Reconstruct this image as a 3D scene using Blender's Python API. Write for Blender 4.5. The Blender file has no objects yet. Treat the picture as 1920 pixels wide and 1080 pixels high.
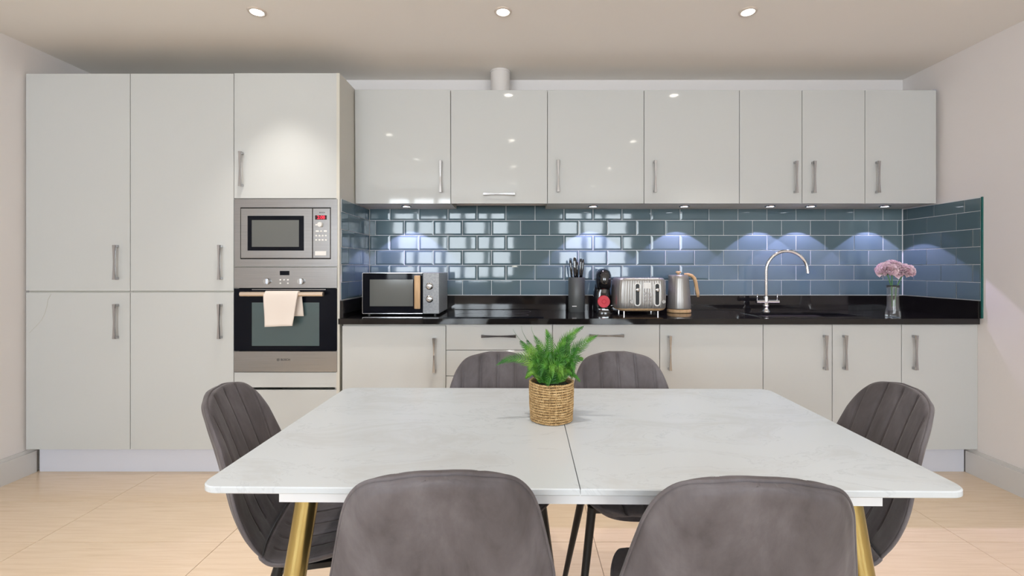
import bpy, bmesh, math, random
from math import pi, sin, cos, radians as R
from mathutils import Vector, Matrix
random.seed(7)
S = bpy.context.scene
COL = S.collection

# ------------------------------------------------------------------ camera
F, CX, HY, CH = 855.0, 975.0, 503.0, 1.185       # focal px, principal x, horizon y, camera height
cam = bpy.data.objects.new('camera', bpy.data.cameras.new('camera'))
COL.objects.link(cam); S.camera = cam
cam.location = (0, 0, CH); cam.rotation_euler = (pi/2, 0, 0)
cam.data.sensor_width = 36; cam.data.lens = F/1920*36
cam.data.shift_x = -(CX-960)/1920; cam.data.shift_y = -(540-HY)/1920
cam.data.clip_start = .02
def fx(px, D): return (px-CX)*D/F
def fz(py, D): return CH-(py-HY)*D/F

# ------------------------------------------------------------------ world / exposure
W = bpy.data.worlds.new('world'); S.world = W; W.use_nodes = True
bg = W.node_tree.nodes['Background']
bg.inputs[0].default_value = (.80, .88, 1, 1); bg.inputs[1].default_value = 3.0
S.view_settings.view_transform = 'Standard'; S.view_settings.look = 'None'
S.view_settings.gamma = 1; S.view_settings.use_curve_mapping = False
S.view_settings.exposure = 0.52

XL, XR, YB, YN, ZC = -2.83, 2.61, 3.11, -3.0, 2.469   # room: left, right, kitchen wall, near wall, ceiling
WIN = [(-2.55, -.15, .92, 2.36), (.80, 2.25, .92, 2.36)]
def area(name, loc, rot, sx, sy, e, col):
    l = bpy.data.lights.new(name, 'AREA'); l.shape = 'RECTANGLE'; l.size = sx; l.size_y = sy
    l.energy = e; l.color = col
    o = bpy.data.objects.new(name, l); COL.objects.link(o); o.location = loc; o.rotation_euler = rot; return o
for i, (a, b, z0, z1) in enumerate(WIN):           # daylight coming through each glazed door
    area('daylight', ((a+b)/2, YN-.25, (z0+z1)/2), (pi/2, 0, 0), b-a, z1-z0, 48*(b-a)*(z1-z0)/2.0, (.87, .955, 1))
SPOTS = [(x, y) for y in (2.28, 1.06, -.16, -1.4) for x in (-1.315, -.085, 1.14)]

# ------------------------------------------------------------------ materials
def new_mat(name, col, rough=.5, metal=0, coat=0, spec=.5, sheen=0, emis=None, es=0, trans=0, ior=1.45):
    m = bpy.data.materials.new(name); m.use_nodes = True
    b = m.node_tree.nodes['Principled BSDF']
    b.inputs['Base Color'].default_value = (*col, 1); b.inputs['Roughness'].default_value = rough
    b.inputs['Metallic'].default_value = metal; b.inputs['Coat Weight'].default_value = coat
    b.inputs['Specular IOR Level'].default_value = spec; b.inputs['Sheen Weight'].default_value = sheen
    b.inputs['Transmission Weight'].default_value = trans; b.inputs['IOR'].default_value = ior
    if emis: b.inputs['Emission Color'].default_value = (*emis, 1); b.inputs['Emission Strength'].default_value = es
    return m
def nodes(m): return m.node_tree.nodes, m.node_tree.links, m.node_tree.nodes['Principled BSDF']
def coords(m, scale=(1, 1, 1), kind='Object'):
    N, L, b = nodes(m); tc = N.new('ShaderNodeTexCoord'); mp = N.new('ShaderNodeMapping')
    mp.inputs['Scale'].default_value = scale; L.new(tc.outputs[kind], mp.inputs[0]); return mp.outputs[0]
def noise(m, vec, scale, detail=3, rough=.5, dist=0):
    N, L, b = nodes(m); n = N.new('ShaderNodeTexNoise'); n.inputs['Scale'].default_value = scale
    n.inputs['Detail'].default_value = detail; n.inputs['Roughness'].default_value = rough
    n.inputs['Distortion'].default_value = dist; L.new(vec, n.inputs['Vector']); return n.outputs['Fac']
def ramp(m, fac, stops):
    N, L, b = nodes(m); r = N.new('ShaderNodeValToRGB'); e = r.color_ramp.elements
    while len(e) < len(stops): e.new(.5)
    for x, (p, c) in zip(e, stops): x.position = p; x.color = (*c, 1)
    L.new(fac, r.inputs[0]); return r.outputs[0]
def bump(m, fac, strength, dist=.01):
    N, L, b = nodes(m); u = N.new('ShaderNodeBump'); u.inputs['Strength'].default_value = strength
    u.inputs['Distance'].default_value = dist; L.new(fac, u.inputs['Height']); L.new(u.outputs[0], b.inputs['Normal'])
def link(m, out, sock): m.node_tree.links.new(out, nodes(m)[2].inputs[sock])

M = {}
M['paint'] = new_mat('wall_paint', (.84, .80, .785), .6)
bump(M['paint'], noise(M['paint'], coords(M['paint']), 60, 4), .04)
M['ceil'] = new_mat('ceiling_paint', (.86, .825, .78), .7)
bump(M['ceil'], noise(M['ceil'], coords(M['ceil']), 50, 4), .03)
M['trim'] = new_mat('trim_paint', (.70, .68, .66), .35)
M['gloss'] = new_mat('cabinet_gloss_white', (.56, .57, .56), .06, coat=.3)
M['carc'] = new_mat('carcass_cream', (.60, .575, .51), .35)
M['plinth'] = new_mat('plinth_white', (.66, .67, .74), .3)
M['grout'] = new_mat('grout_white', (.84, .85, .86), .7)
M['granite'] = new_mat('black_granite', (.006, .006, .007), .07, spec=.6)
c = coords(M['granite']); n_ = noise(M['granite'], c, 260, 1)
link(M['granite'], ramp(M['granite'], n_, [(0, (.006, .005, .006)), (.765, (.010, .009, .009)), (.84, (.20, .19, .17))]), 'Base Color')
M['tile'] = new_mat('slate_blue_glaze', (.10, .155, .195), .05, coat=.15, spec=.5)
N, L, b = nodes(M['tile']); oi = N.new('ShaderNodeObjectInfo')
link(M['tile'], ramp(M['tile'], oi.outputs['Random'], [(0, (.090, .146, .175)), (1, (.122, .182, .208))]), 'Base Color')
bump(M['tile'], noise(M['tile'], coords(M['tile']), 10, 1), .012, .02)
M['edge'] = new_mat('green_glass_edge', (.02, .13, .12), .2)
M['floor'] = new_mat('beige_porcelain', (.6, .46, .33), .16, spec=.5)
v = coords(M['floor'], (1.2, 22, 1)); f = noise(M['floor'], v, 3.2, 6, .6, .4)
link(M['floor'], ramp(M['floor'], f, [(.25, (.72, .55, .385)), (.5, (.79, .62, .45)), (.75, (.83, .67, .51))]), 'Base Color')
M['joint'] = new_mat('floor_joint', (.30, .22, .16), .8)
M['chrome'] = new_mat('chrome', (.50, .50, .51), .14, 1)
M['tapchrome'] = new_mat('tap_chrome', (.85, .85, .86), .07, 1)
M['steel'] = new_mat('brushed_steel', (.36, .36, .365), .22, 1)
v = coords(M['steel'], (2, 2, 260)); f = noise(M['steel'], v, 2, 3)
link(M['steel'], ramp(M['steel'], f, [(.3, (.33, .33, .335)), (.7, (.40, .40, .40))]), 'Base Color')
M['blackglass'] = new_mat('black_glass', (.004, .005, .009), .04, spec=.15)
M['ovenwin'] = new_mat('oven_window', (.07, .105, .11), .06, spec=.7)
M['mwwin'] = new_mat('microwave_window', (.12, .125, .12), .1, spec=.7)
M['black'] = new_mat('black_plastic', (.010, .010, .011), .3)
M['gblack'] = new_mat('gloss_black_plastic', (.006, .006, .008), .05, coat=1)
M['red'] = new_mat('red_plastic', (.62, .008, .03), .25)
M['led'] = new_mat('red_display', (.02, 0, 0), .3, emis=(1, .02, .05), es=2.0)
M['leddark'] = new_mat('dark_display', (.03, .004, .006), .1)
M['button'] = new_mat('pale_button', (.80, .78, .75), .35)
M['ink'] = new_mat('grey_ink', (.05, .05, .055), .4)
M['zone'] = new_mat('printed_zone', (.04, .04, .045), .4)
M['greyapp'] = new_mat('grey_enamel', (.30, .31, .33), .3)
n_ = noise(M['greyapp'], coords(M['greyapp']), 90, 2)
link(M['greyapp'], ramp(M['greyapp'], n_, [(.3, (.25, .26, .28)), (.7, (.36, .37, .39))]), 'Base Color')
M['toast'] = new_mat('grey_lacquered_metal', (.34, .325, .31), .33, .6)
M['block'] = new_mat('dark_grey_block', (.085, .09, .092), .35)
M['wood'] = new_mat('light_wood', (.62, .40, .22), .45)
v = coords(M['wood'], (30, 30, 4)); f = noise(M['wood'], v, 2, 4)
link(M['wood'], ramp(M['wood'], f, [(.3, (.52, .32, .16)), (.7, (.70, .47, .27))]), 'Base Color')
M['barwood'] = new_mat('oven_bar_metal', (.78, .66, .55), .25, .8)
M['towel'] = new_mat('cream_cotton', (.80, .71, .64), .9, sheen=.3)
bump(M['towel'], noise(M['towel'], coords(M['towel']), 500, 2), .3, .002)
M['marble'] = new_mat('white_marble', (.75, .76, .77), .22, spec=.4)
c = coords(M['marble'], (1, 2.0, 1)); a1 = noise(M['marble'], c, 3.6, 8, .6, .9)
c2 = ramp(M['marble'], a1, [(.38, (.575, .61, .64)), (.488, (.575, .61, .64)), (.50, (.515, .545, .575)), (.512, (.575, .61, .64)), (.62, (.535, .56, .58)), (.72, (.575, .61, .64))])
link(M['marble'], c2, 'Base Color')
M['gold'] = new_mat('brushed_gold', (.44, .37, .16), .26, 1)
M['vel'] = new_mat('taupe_velvet', (.14, .12, .12), .85, sheen=.18, spec=.2)
nodes(M['vel'])[2].inputs['Sheen Roughness'].default_value = .35
c = coords(M['vel'], (1.3, 1.3, .6)); a1 = noise(M['vel'], c, 7, 6, .62, .35)
link(M['vel'], ramp(M['vel'], a1, [(.30, (.080, .070, .072)), (.5, (.122, .109, .115)), (.68, (.166, .153, .161))]), 'Base Color')
bump(M['vel'], noise(M['vel'], c, 30, 4), .12, .01)
M['leg'] = new_mat('black_metal', (.006, .006, .007), .4)
M['rope'] = new_mat('seagrass_rope', (.62, .42, .22), .75)
f = noise(M['rope'], coords(M['rope']), 120, 3)
link(M['rope'], ramp(M['rope'], f, [(.3, (.34, .20, .08)), (.52, (.56, .37, .17)), (.75, (.70, .50, .27))]), 'Base Color')
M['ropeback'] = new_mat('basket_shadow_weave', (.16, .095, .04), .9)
M['fern'] = new_mat('fern_green', (.10, .34, .05), .45)
f = noise(M['fern'], coords(M['fern']), 22, 2)
link(M['fern'], ramp(M['fern'], f, [(.3, (.014, .085, .012)), (.5, (.055, .20, .022)), (.72, (.18, .35, .045))]), 'Base Color')
nodes(M['fern'])[2].inputs['Subsurface Weight'].default_value = 0
M['stemg'] = new_mat('stem_green', (.10, .28, .07), .5)
M['soil'] = new_mat('dark_soil', (.02, .025, .012), .9)
M['petal'] = new_mat('pink_petal', (.9, .66, .74), .6, sheen=.2)
f = noise(M['petal'], coords(M['petal']), 40, 2)
link(M['petal'], ramp(M['petal'], f, [(.3, (.90, .62, .72)), (.7, (.97, .80, .86))]), 'Base Color')
M['glass'] = new_mat('vase_glass', (.88, .90, .90), .03, trans=.96, ior=1.45)
M['duct'] = new_mat('white_duct', (.72, .69, .67), .4)
M['lamp'] = new_mat('lamp_lens', (1, .95, .85), .4, emis=(1, .93, .80), es=14)
M['lampcool'] = new_mat('cool_lamp_lens', (.9, .92, 1), .4, emis=(.92, .92, 1), es=9)
M['ring'] = new_mat('lamp_ring', (.70, .62, .55), .3, .3)
M['blue'] = new_mat('blue_plastic', (.02, .10, .28), .4)
M['crack'] = new_mat('crack_line', (.42, .40, .33), .7)
M['frame'] = new_mat('window_frame_white', (.75, .75, .75), .4)
pane = bpy.data.materials.new('window_glass'); pane.use_nodes = True
N = pane.node_tree.nodes; L = pane.node_tree.links; N.clear()
o_ = N.new('ShaderNodeOutputMaterial'); mx = N.new('ShaderNodeMixShader'); tr = N.new('ShaderNodeBsdfTransparent'); gl = N.new('ShaderNodeBsdfGlossy')
gl.inputs['Roughness'].default_value = .02; fr = N.new('ShaderNodeFresnel'); fr.inputs[0].default_value = 1.3
L.new(fr.outputs[0], mx.inputs[0]); L.new(tr.outputs[0], mx.inputs[1]); L.new(gl.outputs[0], mx.inputs[2]); L.new(mx.outputs[0], o_.inputs[0])
M['pane'] = pane

# ------------------------------------------------------------------ helpers
def wm(o):
    m = o.matrix_basis.copy()
    while o.parent: o = o.parent; m = o.matrix_basis @ m
    return m
def tag(o, label=None, cat=None, group=None, kind=None):
    if label: o['label'] = label
    if cat: o['category'] = cat
    if group: o['group'] = group
    if kind: o['kind'] = kind
    return o
def thing(name, label, cat, loc=(0, 0, 0), rz=0, group=None):
    o = bpy.data.objects.new(name, None); COL.objects.link(o); o.empty_display_size = .1
    o.matrix_basis = Matrix.Translation(loc) @ Matrix.Rotation(rz, 4, 'Z')
    return tag(o, label, cat, group)
def mesh_of(bm, name, mat, smooth=False, angle=None):
    me = bpy.data.meshes.new(name)
    bmesh.ops.recalc_face_normals(bm, faces=bm.faces[:])
    bm.to_mesh(me); bm.free()
    if mat: me.materials.append(mat)
    if smooth or angle:
        me.polygons.foreach_set('use_smooth', [True]*len(me.polygons))
        if angle: me.set_sharp_from_angle(angle=R(angle))
    return me
def put(name, me, parent=None, mat4=None, world=True):
    """link a mesh object; mat4 is its world matrix (or its local one with world=False)"""
    o = bpy.data.objects.new(name, me); COL.objects.link(o)
    m = mat4 if mat4 is not None else Matrix()
    if parent is not None:
        o.parent = parent
        o.matrix_basis = (wm(parent).inverted() @ m) if world else m
    else: o.matrix_basis = m
    return o
def obj(name, bm, mat, parent=None, smooth=False, angle=None, kind=None, local=False):
    """mesh given in world coordinates (or parent-local with local=True)"""
    if parent is not None and not local:
        bmesh.ops.transform(bm, matrix=wm(parent).inverted(), verts=bm.verts[:])
    o = put(name, mesh_of(bm, name, mat, smooth, angle), parent, None, False)
    if kind: o['kind'] = kind
    return o
def struct(name, bm, mat, **k): return tag(obj(name, bm, mat, **k), kind='structure')
def BM(): return bmesh.new()
def box(bm, x0, x1, y0, y1, z0, z1, bev=0, seg=1):
    r = bmesh.ops.create_cube(bm, size=1)
    vs = r['verts']
    for v in vs:
        v.co.x = x0+(v.co.x+.5)*(x1-x0); v.co.y = y0+(v.co.y+.5)*(y1-y0); v.co.z = z0+(v.co.z+.5)*(z1-z0)
    if bev:
        es = list({e for v in vs for e in v.link_edges})
        bmesh.ops.bevel(bm, geom=es, offset=bev, segments=seg, profile=.5, affect='EDGES')
    return bm
def bx(*a, **k): return box(BM(), *a, **k)
def cyl(bm, p0, p1, r0, r1=None, n=20, caps=True):
    p0, p1 = Vector(p0), Vector(p1); r1 = r0 if r1 is None else r1
    d = p1-p0; q = d.to_track_quat('Z', 'Y').to_matrix().to_4x4()
    bmesh.ops.create_cone(bm, cap_ends=caps, segments=n, radius1=r0, radius2=r1, depth=d.length,
                          matrix=Matrix.Translation((p0+p1)/2) @ q)
    return bm
def lathe(bm, c, prof, n=32, cap=True):
    c = Vector(c); rings = []
    for r, z in prof:
        rings.append([bm.verts.new(c+Vector((r*cos(2*pi*i/n), r*sin(2*pi*i/n), z))) for i in range(n)])
    for a, b in zip(rings, rings[1:]):
        for i in range(n): bm.faces.new((a[i], a[(i+1) % n], b[(i+1) % n], b[i]))
    if cap: bm.faces.new(rings[0][::-1]); bm.faces.new(rings[-1])
    return bm
def tube(bm, pts, rad, n=10, closed=False):
    pts = [Vector(p) for p in pts]; m = len(pts); rings = []
    up = None
    for i, p in enumerate(pts):
        a = pts[(i-1) % m] if (closed or i > 0) else p; b = pts[(i+1) % m] if (closed or i < m-1) else p
        t = (b-a).normalized()
        if up is None:
            up = Vector((0, 0, 1)) if abs(t.z) < .9 else Vector((1, 0, 0))
        s = t.cross(up).normalized(); up = s.cross(t).normalized()
        r = rad[i] if isinstance(rad, (list, tuple)) else rad
        rings.append([bm.verts.new(p+(s*cos(2*pi*k/n)+up*sin(2*pi*k/n))*r) for k in range(n)])
    rr = list(zip(rings, rings[1:]))
    if closed: rr.append((rings[-1], rings[0]))
    for a, b in rr:
        for k in range(n): bm.faces.new((a[k], a[(k+1) % n], b[(k+1) % n], b[k]))
    if not closed: bm.faces.new(rings[0][::-1]); bm.faces.new(rings[-1])
    return bm
def facing(bm, loc):
    bmesh.ops.transform(bm, matrix=Matrix.Translation(loc) @ Matrix.Rotation(pi/2, 4, 'X'), verts=bm.verts[:]); return bm
def prism(bm, outline, y0, y1, bev=0):
    """extrude an x-z outline between two depths"""
    a = [bm.verts.new((x, y0, z)) for x, z in outline]; b = [bm.verts.new((x, y1, z)) for x, z in outline]
    n = len(a); bm.faces.new(a); bm.faces.new(b[::-1])
    for i in range(n): bm.faces.new((a[i], b[i], b[(i+1) % n], a[(i+1) % n]))
    return bm
def rrect(cx, cz, w, h, r, n=6):
    pts = []
    for (sx, sz, a0) in ((1, 1, 0), (-1, 1, pi/2), (-1, -1, pi), (1, -1, 1.5*pi)):
        for k in range(n+1):
            a = a0+pi/2*k/n
            pts.append((cx+sx*(w/2-r)+r*cos(a), cz+sz*(h/2-r)+r*sin(a)))
    return pts
def text(body, loc, size, mat, parent, name='lettering', ext=.0004):
    cu = bpy.data.curves.new(name, 'FONT'); cu.body = body; cu.size = size; cu.extrude = ext
    cu.align_x = 'CENTER'; cu.align_y = 'CENTER'; cu.materials.append(mat)
    tmp = bpy.data.objects.new('tmp', cu); COL.objects.link(tmp)
    me = bpy.data.meshes.new_from_object(tmp.evaluated_get(bpy.context.evaluated_depsgraph_get()))
    bpy.data.objects.remove(tmp); me.name = name
    if not me.materials: me.materials.append(mat)
    return put(name, me, parent, Matrix.Translation(loc) @ Matrix.Rotation(pi/2, 4, 'X'))

# ------------------------------------------------------------------ room shell
# floor: large porcelain tiles, stack bond, joints recessed
fl = struct('floor', bx(XL-.1, XR+.1, YN-.1, YB+.1, -.12, -.003), M['joint'])
colx = [XL]+[.324+.8065*k for k in range(-3, 3)]+[XR]; colx = sorted(x for x in colx if XL <= x <= XR)
rowy = [YN]+[1.975+.343*k for k in range(-14, 4)]+[YB]; rowy = sorted(y for y in rowy if YN <= y <= YB)
tcache = {}
for i in range(len(colx)-1):
    for j in range(len(rowy)-1):
        w, d = colx[i+1]-colx[i], rowy[j+1]-rowy[j]
        if w < .02 or d < .02: continue
        k = (round(w, 3), round(d, 3))
        if k not in tcache:
            tcache[k] = mesh_of(bx(-w/2+.0012, w/2-.0012, -d/2+.0012, d/2-.0012, -.01, 0, bev=.0008), 'floor_tile', M['floor'])
        put('floor_tile', tcache[k], fl, Matrix.Translation(((colx[i]+colx[i+1])/2, (rowy[j]+rowy[j+1])/2, 0)))
struct('ceiling', bx(XL-.1, XR+.1, YN-.1, YB+.1, ZC, ZC+.1), M['ceil'])
struct('wall_left', bx(XL-.1, XL, YN-.1, YB+.1, 0, ZC), M['paint'])
wr = struct('wall_right', bx(XR, XR+.1, YN-.1, YB+.1, 0, ZC), M['paint'])
wb = struct('wall_back', bx(XL, XR, YB, YB+.1, 0, ZC), M['paint'])
b = BM(); xs = [XL, WIN[0][0], WIN[0][1], WIN[1][0], WIN[1][1], XR]
for i in (0, 2, 4): box(b, xs[i], xs[i+1], YN-.1, YN, 0, ZC)
for w in WIN: box(b, w[0], w[1], YN-.1, YN, 0, w[2]); box(b, w[0], w[1], YN-.1, YN, w[3], ZC)
struct('wall_front', b, M['paint'])
for i, (a, c_, z0, z1) in enumerate(WIN):
    b = BM(); t = .06; n = 5 if i == 0 else 3
    box(b, a, a+t, YN-.08, YN-.02, z0, z1); box(b, c_-t, c_, YN-.08, YN-.02, z0, z1)
    box(b, a, c_, YN-.08, YN-.02, z0, z0+t); box(b, a, c_, YN-.08, YN-.02, z1-t, z1)
    for k in range(1, n): xm = a+(c_-a)*k/n; box(b, xm-.05, xm+.05, YN-.08, YN-.02, z0, z1)
    w = struct('window_%d' % (i+1), b, M['frame'])
    for k in range(n):
        put('pane', mesh_of(bx(-(c_-a)/n/2, (c_-a)/n/2, -.003, .003, 0, z1-z0), 'pane', M['pane']), w,
            Matrix.Translation((a+(c_-a)*(k+.5)/n, YN-.05, z0)))
def skirting(name, x0, x1, xb):
    b = BM(); box(b, x0, x1, YN, 2.655, 0, .125)
    box(b, min(xb, (x0+x1)/2), max(xb, (x0+x1)/2), YN, 2.655, .125, .143)
    struct(name, b, M['trim'])
skirting('baseboard_left', XL, XL+.018, XL); skirting('baseboard_right', XR-.018, XR, XR)

# ------------------------------------------------------------------ wall tiles
TP, TH, Z0 = .1975, .1015, 1.003
def tile_mesh(w, h, bev):
    """local: x width, z height, front face towards -y"""
    key = (round(w, 3), round(h, 3), bev)
    if key in tcache: return tcache[key]
    b = BM(); w2, h2 = w/2-.0018, h/2-.0018
    r = [[(-w2, 0, -h2), (w2, 0, -h2), (w2, 0, h2), (-w2, 0, h2)],
         [(-w2, -.0024, -h2), (w2, -.0024, -h2), (w2, -.0024, h2), (-w2, -.0024, h2)]]
    if bev: i = .011; r.append([(-w2+i, -.0056, -h2+i), (w2-i, -.0056, -h2+i), (w2-i, -.0056, h2-i), (-w2+i, -.0056, h2-i)])
    else: i = .0012; r.append([(-w2+i, -.0034, -h2+i), (w2-i, -.0034, -h2+i), (w2-i, -.0034, h2-i), (-w2+i, -.0034, h2-i)])
    rv = [[b.verts.new(p) for p in q] for q in r]
    for p, q in zip(rv, rv[1:]):
        for k in range(4): b.faces.new((p[k], p[(k+1) % 4], q[(k+1) % 4], q[k]))
    b.faces.new(rv[-1]); b.faces.new(rv[0][::-1])
    tcache[key] = mesh_of(b, 'tile', M['tile']); return tcache[key]
def tile_run(parent, s0, s1, phase, rows, place, bevel):
    for r in range(rows):
        ph = phase+(r % 2)*TP/2
        k0 = math.floor((s0-ph)/TP); s = ph+k0*TP
        while s < s1-1e-6:
            a, c_ = max(s, s0), min(s+TP, s1); s += TP
            if c_-a < .012: continue
            z = Z0+TH*(r+.5)
            j = Matrix.Rotation(R(random.uniform(-.35, .35)), 4, 'X') @ Matrix.Rotation(R(random.uniform(-.35, .35)), 4, 'Z')
            put('tile', tile_mesh(c_-a, TH, bevel(r, (a+c_)/2) and c_-a > .05), parent, place((a+c_)/2, z) @ j)
struct_g = obj('grout', bx(-1.026, XR, YB-.003, YB, Z0-.002, Z0+6*TH+.001), M['grout'], wb)
obj('grout', bx(XR-.003, XR, 2.575, YB, Z0-.002, 1.587), M['grout'], wr)
tile_run(wb, -1.024, XR-.008, 1.386, 6, lambda s, z: Matrix.Translation((s, YB-.003, z)), lambda r, s: 1 <= r <= 5 and s < 1.25)
RT = Matrix.Rotation(-pi/2, 4, 'Z')
def right_place(s, z): return Matrix.Translation((XR-.003, s, z)) @ RT
tile_run(wr, 2.58, YB-.008, 2.92, 5, right_place, lambda r, s: False)
for (a, c_) in ((2.58, 2.673), (2.673, 2.8705), (2.8705, 3.068), (3.068, YB-.008)):   # top row on the side wall is cut lower
    h = 1.585-(Z0+5*TH)
    put('tile', tile_mesh(c_-a, h, False), wr, right_place((a+c_)/2, Z0+5*TH+h/2))
obj('tile_edge_trim', bx(XR-.0075, XR, 2.568, 2.576, .902, 1.588), M['edge'], wr)

# ------------------------------------------------------------------ handles
def handle_mesh():
    b = BM(); L_ = .098; rings = []; n = 14
    for i in range(n+1):
        s = -1+2*i/n; w = .0052+.0048*abs(s)**1.6; y = -.026-.004*(1-s*s)*-1
        t = .0035+.002*abs(s)
        rings.append([b.verts.new((x, yy, s*L_)) for x, yy in ((-w, -.024), (-w*.75, -.024-t), (w*.75, -.024-t), (w, -.024), (w*.8, -.019), (-w*.8, -.019))])
    for p, q in zip(rings, rings[1:]):
        for k in range(6): b.faces.new((p[k], p[(k+1) % 6], q[(k+1) % 6], q[k]))
    b.faces.new(rings[0]); b.faces.new(rings[-1][::-1])
    for s in (-1, 1): box(b, -.0085, .0085, -.024, 0, min(s*.098, s*.084), max(s*.098, s*.084), bev=.0015)
    return mesh_of(b, 'handle', M['chrome'])
HM = handle_mesh()
def handle(door, x, y, z, horiz=False):
    m = Matrix.Translation((x, y, z))
    if horiz: m = m @ Matrix.Rotation(pi/2, 4, 'Y')
    return put('handle', HM, door, m)
def carcass(parent, x0, x1, y0, y1, z0, z1, shelves=(), t=.016, bottom=None, mat=None):
    b = BM(); bz = z0 if bottom is None else bottom
    box(b, x0, x0+t, y0, y1, z0 if bottom is None else bottom, z1); box(b, x1-t, x1, y0, y1, z0 if bottom is None else bottom, z1)
    box(b, x0+t, x1-t, y0, y1, z1-t, z1); box(b, x0+t, x1-t, y0, y1, bz, bz+t)
    box(b, x0+t, x1-t, y1-.006, y1, bz+t, z1-t)
    for s in shelves: box(b, x0+t, x1-t, y0, y1-.006, s-t/2, s+t/2)
    return obj('carcass', b, mat or M['carc'], parent)
G = .0017
def front(parent, name, x0, x1, yf, z0, z1, mat=None, tilt=0, sway=0):
    """a slab door or drawer front, its face at depth yf"""
    w, h = x1-x0-2*G, z1-z0-2*G
    me = mesh_of(bx(-w/2, w/2, 0, .018, -h/2, h/2, bev=.0012, seg=1), name, mat or M['gloss'])
    return put(name, me, parent, Matrix.Translation(((x0+x1)/2, yf, (z0+z1)/2)) @ Matrix.Rotation(R(tilt), 4, 'X') @ Matrix.Rotation(R(sway), 4, 'Z'))

YF = 2.60           # front plane of tall and base units
YW = 2.83           # front plane of wall units
# ---- tall units
ZT, ZM0, ZB = fz(137.5, YF), fz(547, YF), .150
tx = [fx(48, YF), fx(244, YF), fx(438.5, YF), -1.046]
hz_u, hz_l = fz(492, YF), fz(602, YF)
for i, lab in enumerate(('tall gloss white larder cabinet against the left wall, lower door cracked',
                         'tall gloss white larder cabinet between the leftmost larder and the built-in oven')):
    t = thing('larder_cabinet', lab, 'cabinet', ((tx[i]+tx[i+1])/2, YF+.3, ZB), group='tall white cabinets')
    carcass(t, tx[i]+.001, tx[i+1]-.001, YF+.019, YB-.002, ZB, ZT-.001, (ZM0,))
    d = front(t, 'door', tx[i], tx[i+1], YF, ZM0+.003, ZT); handle(d, fx((221, 415.5)[i], YF), YF, hz_u)
    d = front(t, 'door', tx[i], tx[i+1], YF, ZB, ZM0-.003); handle(d, fx((221, 415)[i], YF), YF, hz_l)
    if i == 0:
        P = [(96, 551), (90, 562), (88, 575), (84, 588), (78, 600), (68, 611), (55, 624)]
        obj('crack', tube(BM(), [(fx(x, YF), YF+.0002, fz(y, YF)) for x, y in P], .0010, 5), M['crack'], d)
# ---- oven housing
z_m1, z_m0, z_o0 = fz(373, YF), fz(500.5, YF), fz(697.5, YF)
t = thing('oven_housing_cabinet', 'tall gloss white cabinet housing the built-in microwave and oven', 'cabinet', ((tx[2]+tx[3])/2, YF+.3, ZB), group='tall white cabinets')
carcass(t, tx[2]+.001, tx[3]-.001, YF+.019, YB-.002, ZB, ZT-.001, (z_m1+.010, z_m0-.002, z_o0-.010))
d = front(t, 'door', tx[2], tx[3]+.010, YF, z_m1+.002, ZT+.003); handle(d, fx(454.5, YF), YF, fz(318, YF))
front(t, 'filler_strip', tx[2], tx[3]+.004, YF, fz(727, YF), z_o0-.001)
d = front(t, 'drawer_front', tx[2], tx[3]+.004, YF, ZB, fz(730.5, YF)); 
sp = obj('side_panel', bx(-1.0455, -1.028, YF-.002, YB-.002, 0, ZT+.001), M['carc'], t)
LPm = Matrix.Rotation(pi/2, 4, 'Z')
obj('grout', bx(-1.028, -1.0265, 2.615, YB-.012, Z0-.002, 1.5845), M['grout'], sp)
for r in range(6):
    h = TH if r < 5 else 1.5845-(Z0+5*TH); ph = 2.92+(r % 2)*TP/2
    s = ph-2*TP
    while s < YB-.013:
        a, c_ = max(s, 2.615), min(s+TP, YB-.013); s += TP
        if c_-a > .02: put('tile', tile_mesh(c_-a, h, False), sp, Matrix.Translation((-1.0265, (a+c_)/2, Z0+TH*r+h/2)) @ LPm)
# ---- built-in microwave
def X(p): return fx(p, YF)
def Z(p): return fz(p, YF)
t = thing('built_in_microwave', 'stainless steel built-in microwave with a red clock display above the oven', 'microwave', (X(536), YF+.2, Z(500)))
b = BM()
box(b, X(440), X(633), YF-.004, YF+.014, Z(389), Z(373.5)); box(b, X(440), X(633), YF-.004, YF+.014, Z(500), Z(486))
box(b, X(440), X(451.5), YF-.004, YF+.014, Z(486), Z(389)); box(b, X(621), X(633), YF-.004, YF+.014, Z(486), Z(389))
obj('trim_frame', b, M['steel'], t)
obj('body', bx(X(447), X(627), YF+.014, YF+.40, Z(494), Z(379)), M['black'], t)
dr = obj('door', bx(X(453), X(586.5), YF-.008, YF+.013, Z(484), Z(391), bev=.0015), M['steel'], t)
obj('window', bx(X(466), X(571), YF-.0095, YF-.0075, Z(470), Z(405)), M['blackglass'], dr)
obj('screen', bx(X(474), X(562), YF-.0100, YF-.0092, Z(463), Z(413)), M['mwwin'], dr)
cp = obj('control_panel', bx(X(587.5), X(620), YF-.007, YF+.013, Z(484), Z(391), bev=.0015), M['steel'], t)
obj('display', bx(X(592), X(613.5), YF-.0085, YF-.0065, Z(412), Z(404)), M['leddark'], cp)
text('2:08', (X(603.2), YF-.009, Z(408)), .026, M['led'], cp, 'display_digits', .0002)
text('BOSCH', (X(605), YF-.0075, Z(399)), .010, M['ink'], cp)
obj('knob', cyl(BM(), (X(602), YF-.007, Z(421.5)), (X(602), YF-.022, Z(421.5)), .0145, .013, 24), M['button'], cp, angle=40)
for px, py, w in [(594, 421.5, 3)]+[(596, 433.5, 6), (603, 433.5, 4), (611, 433.5, 6)]+[(x, y, 3.4) for y in (442, 450) for x in (594, 600, 606, 612)]:
    obj('button', bx(X(px-w/2), X(px+w/2), YF-.009, YF-.006, Z(py+1.5), Z(py-1.5), bev=.001), M['button'], cp)
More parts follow.
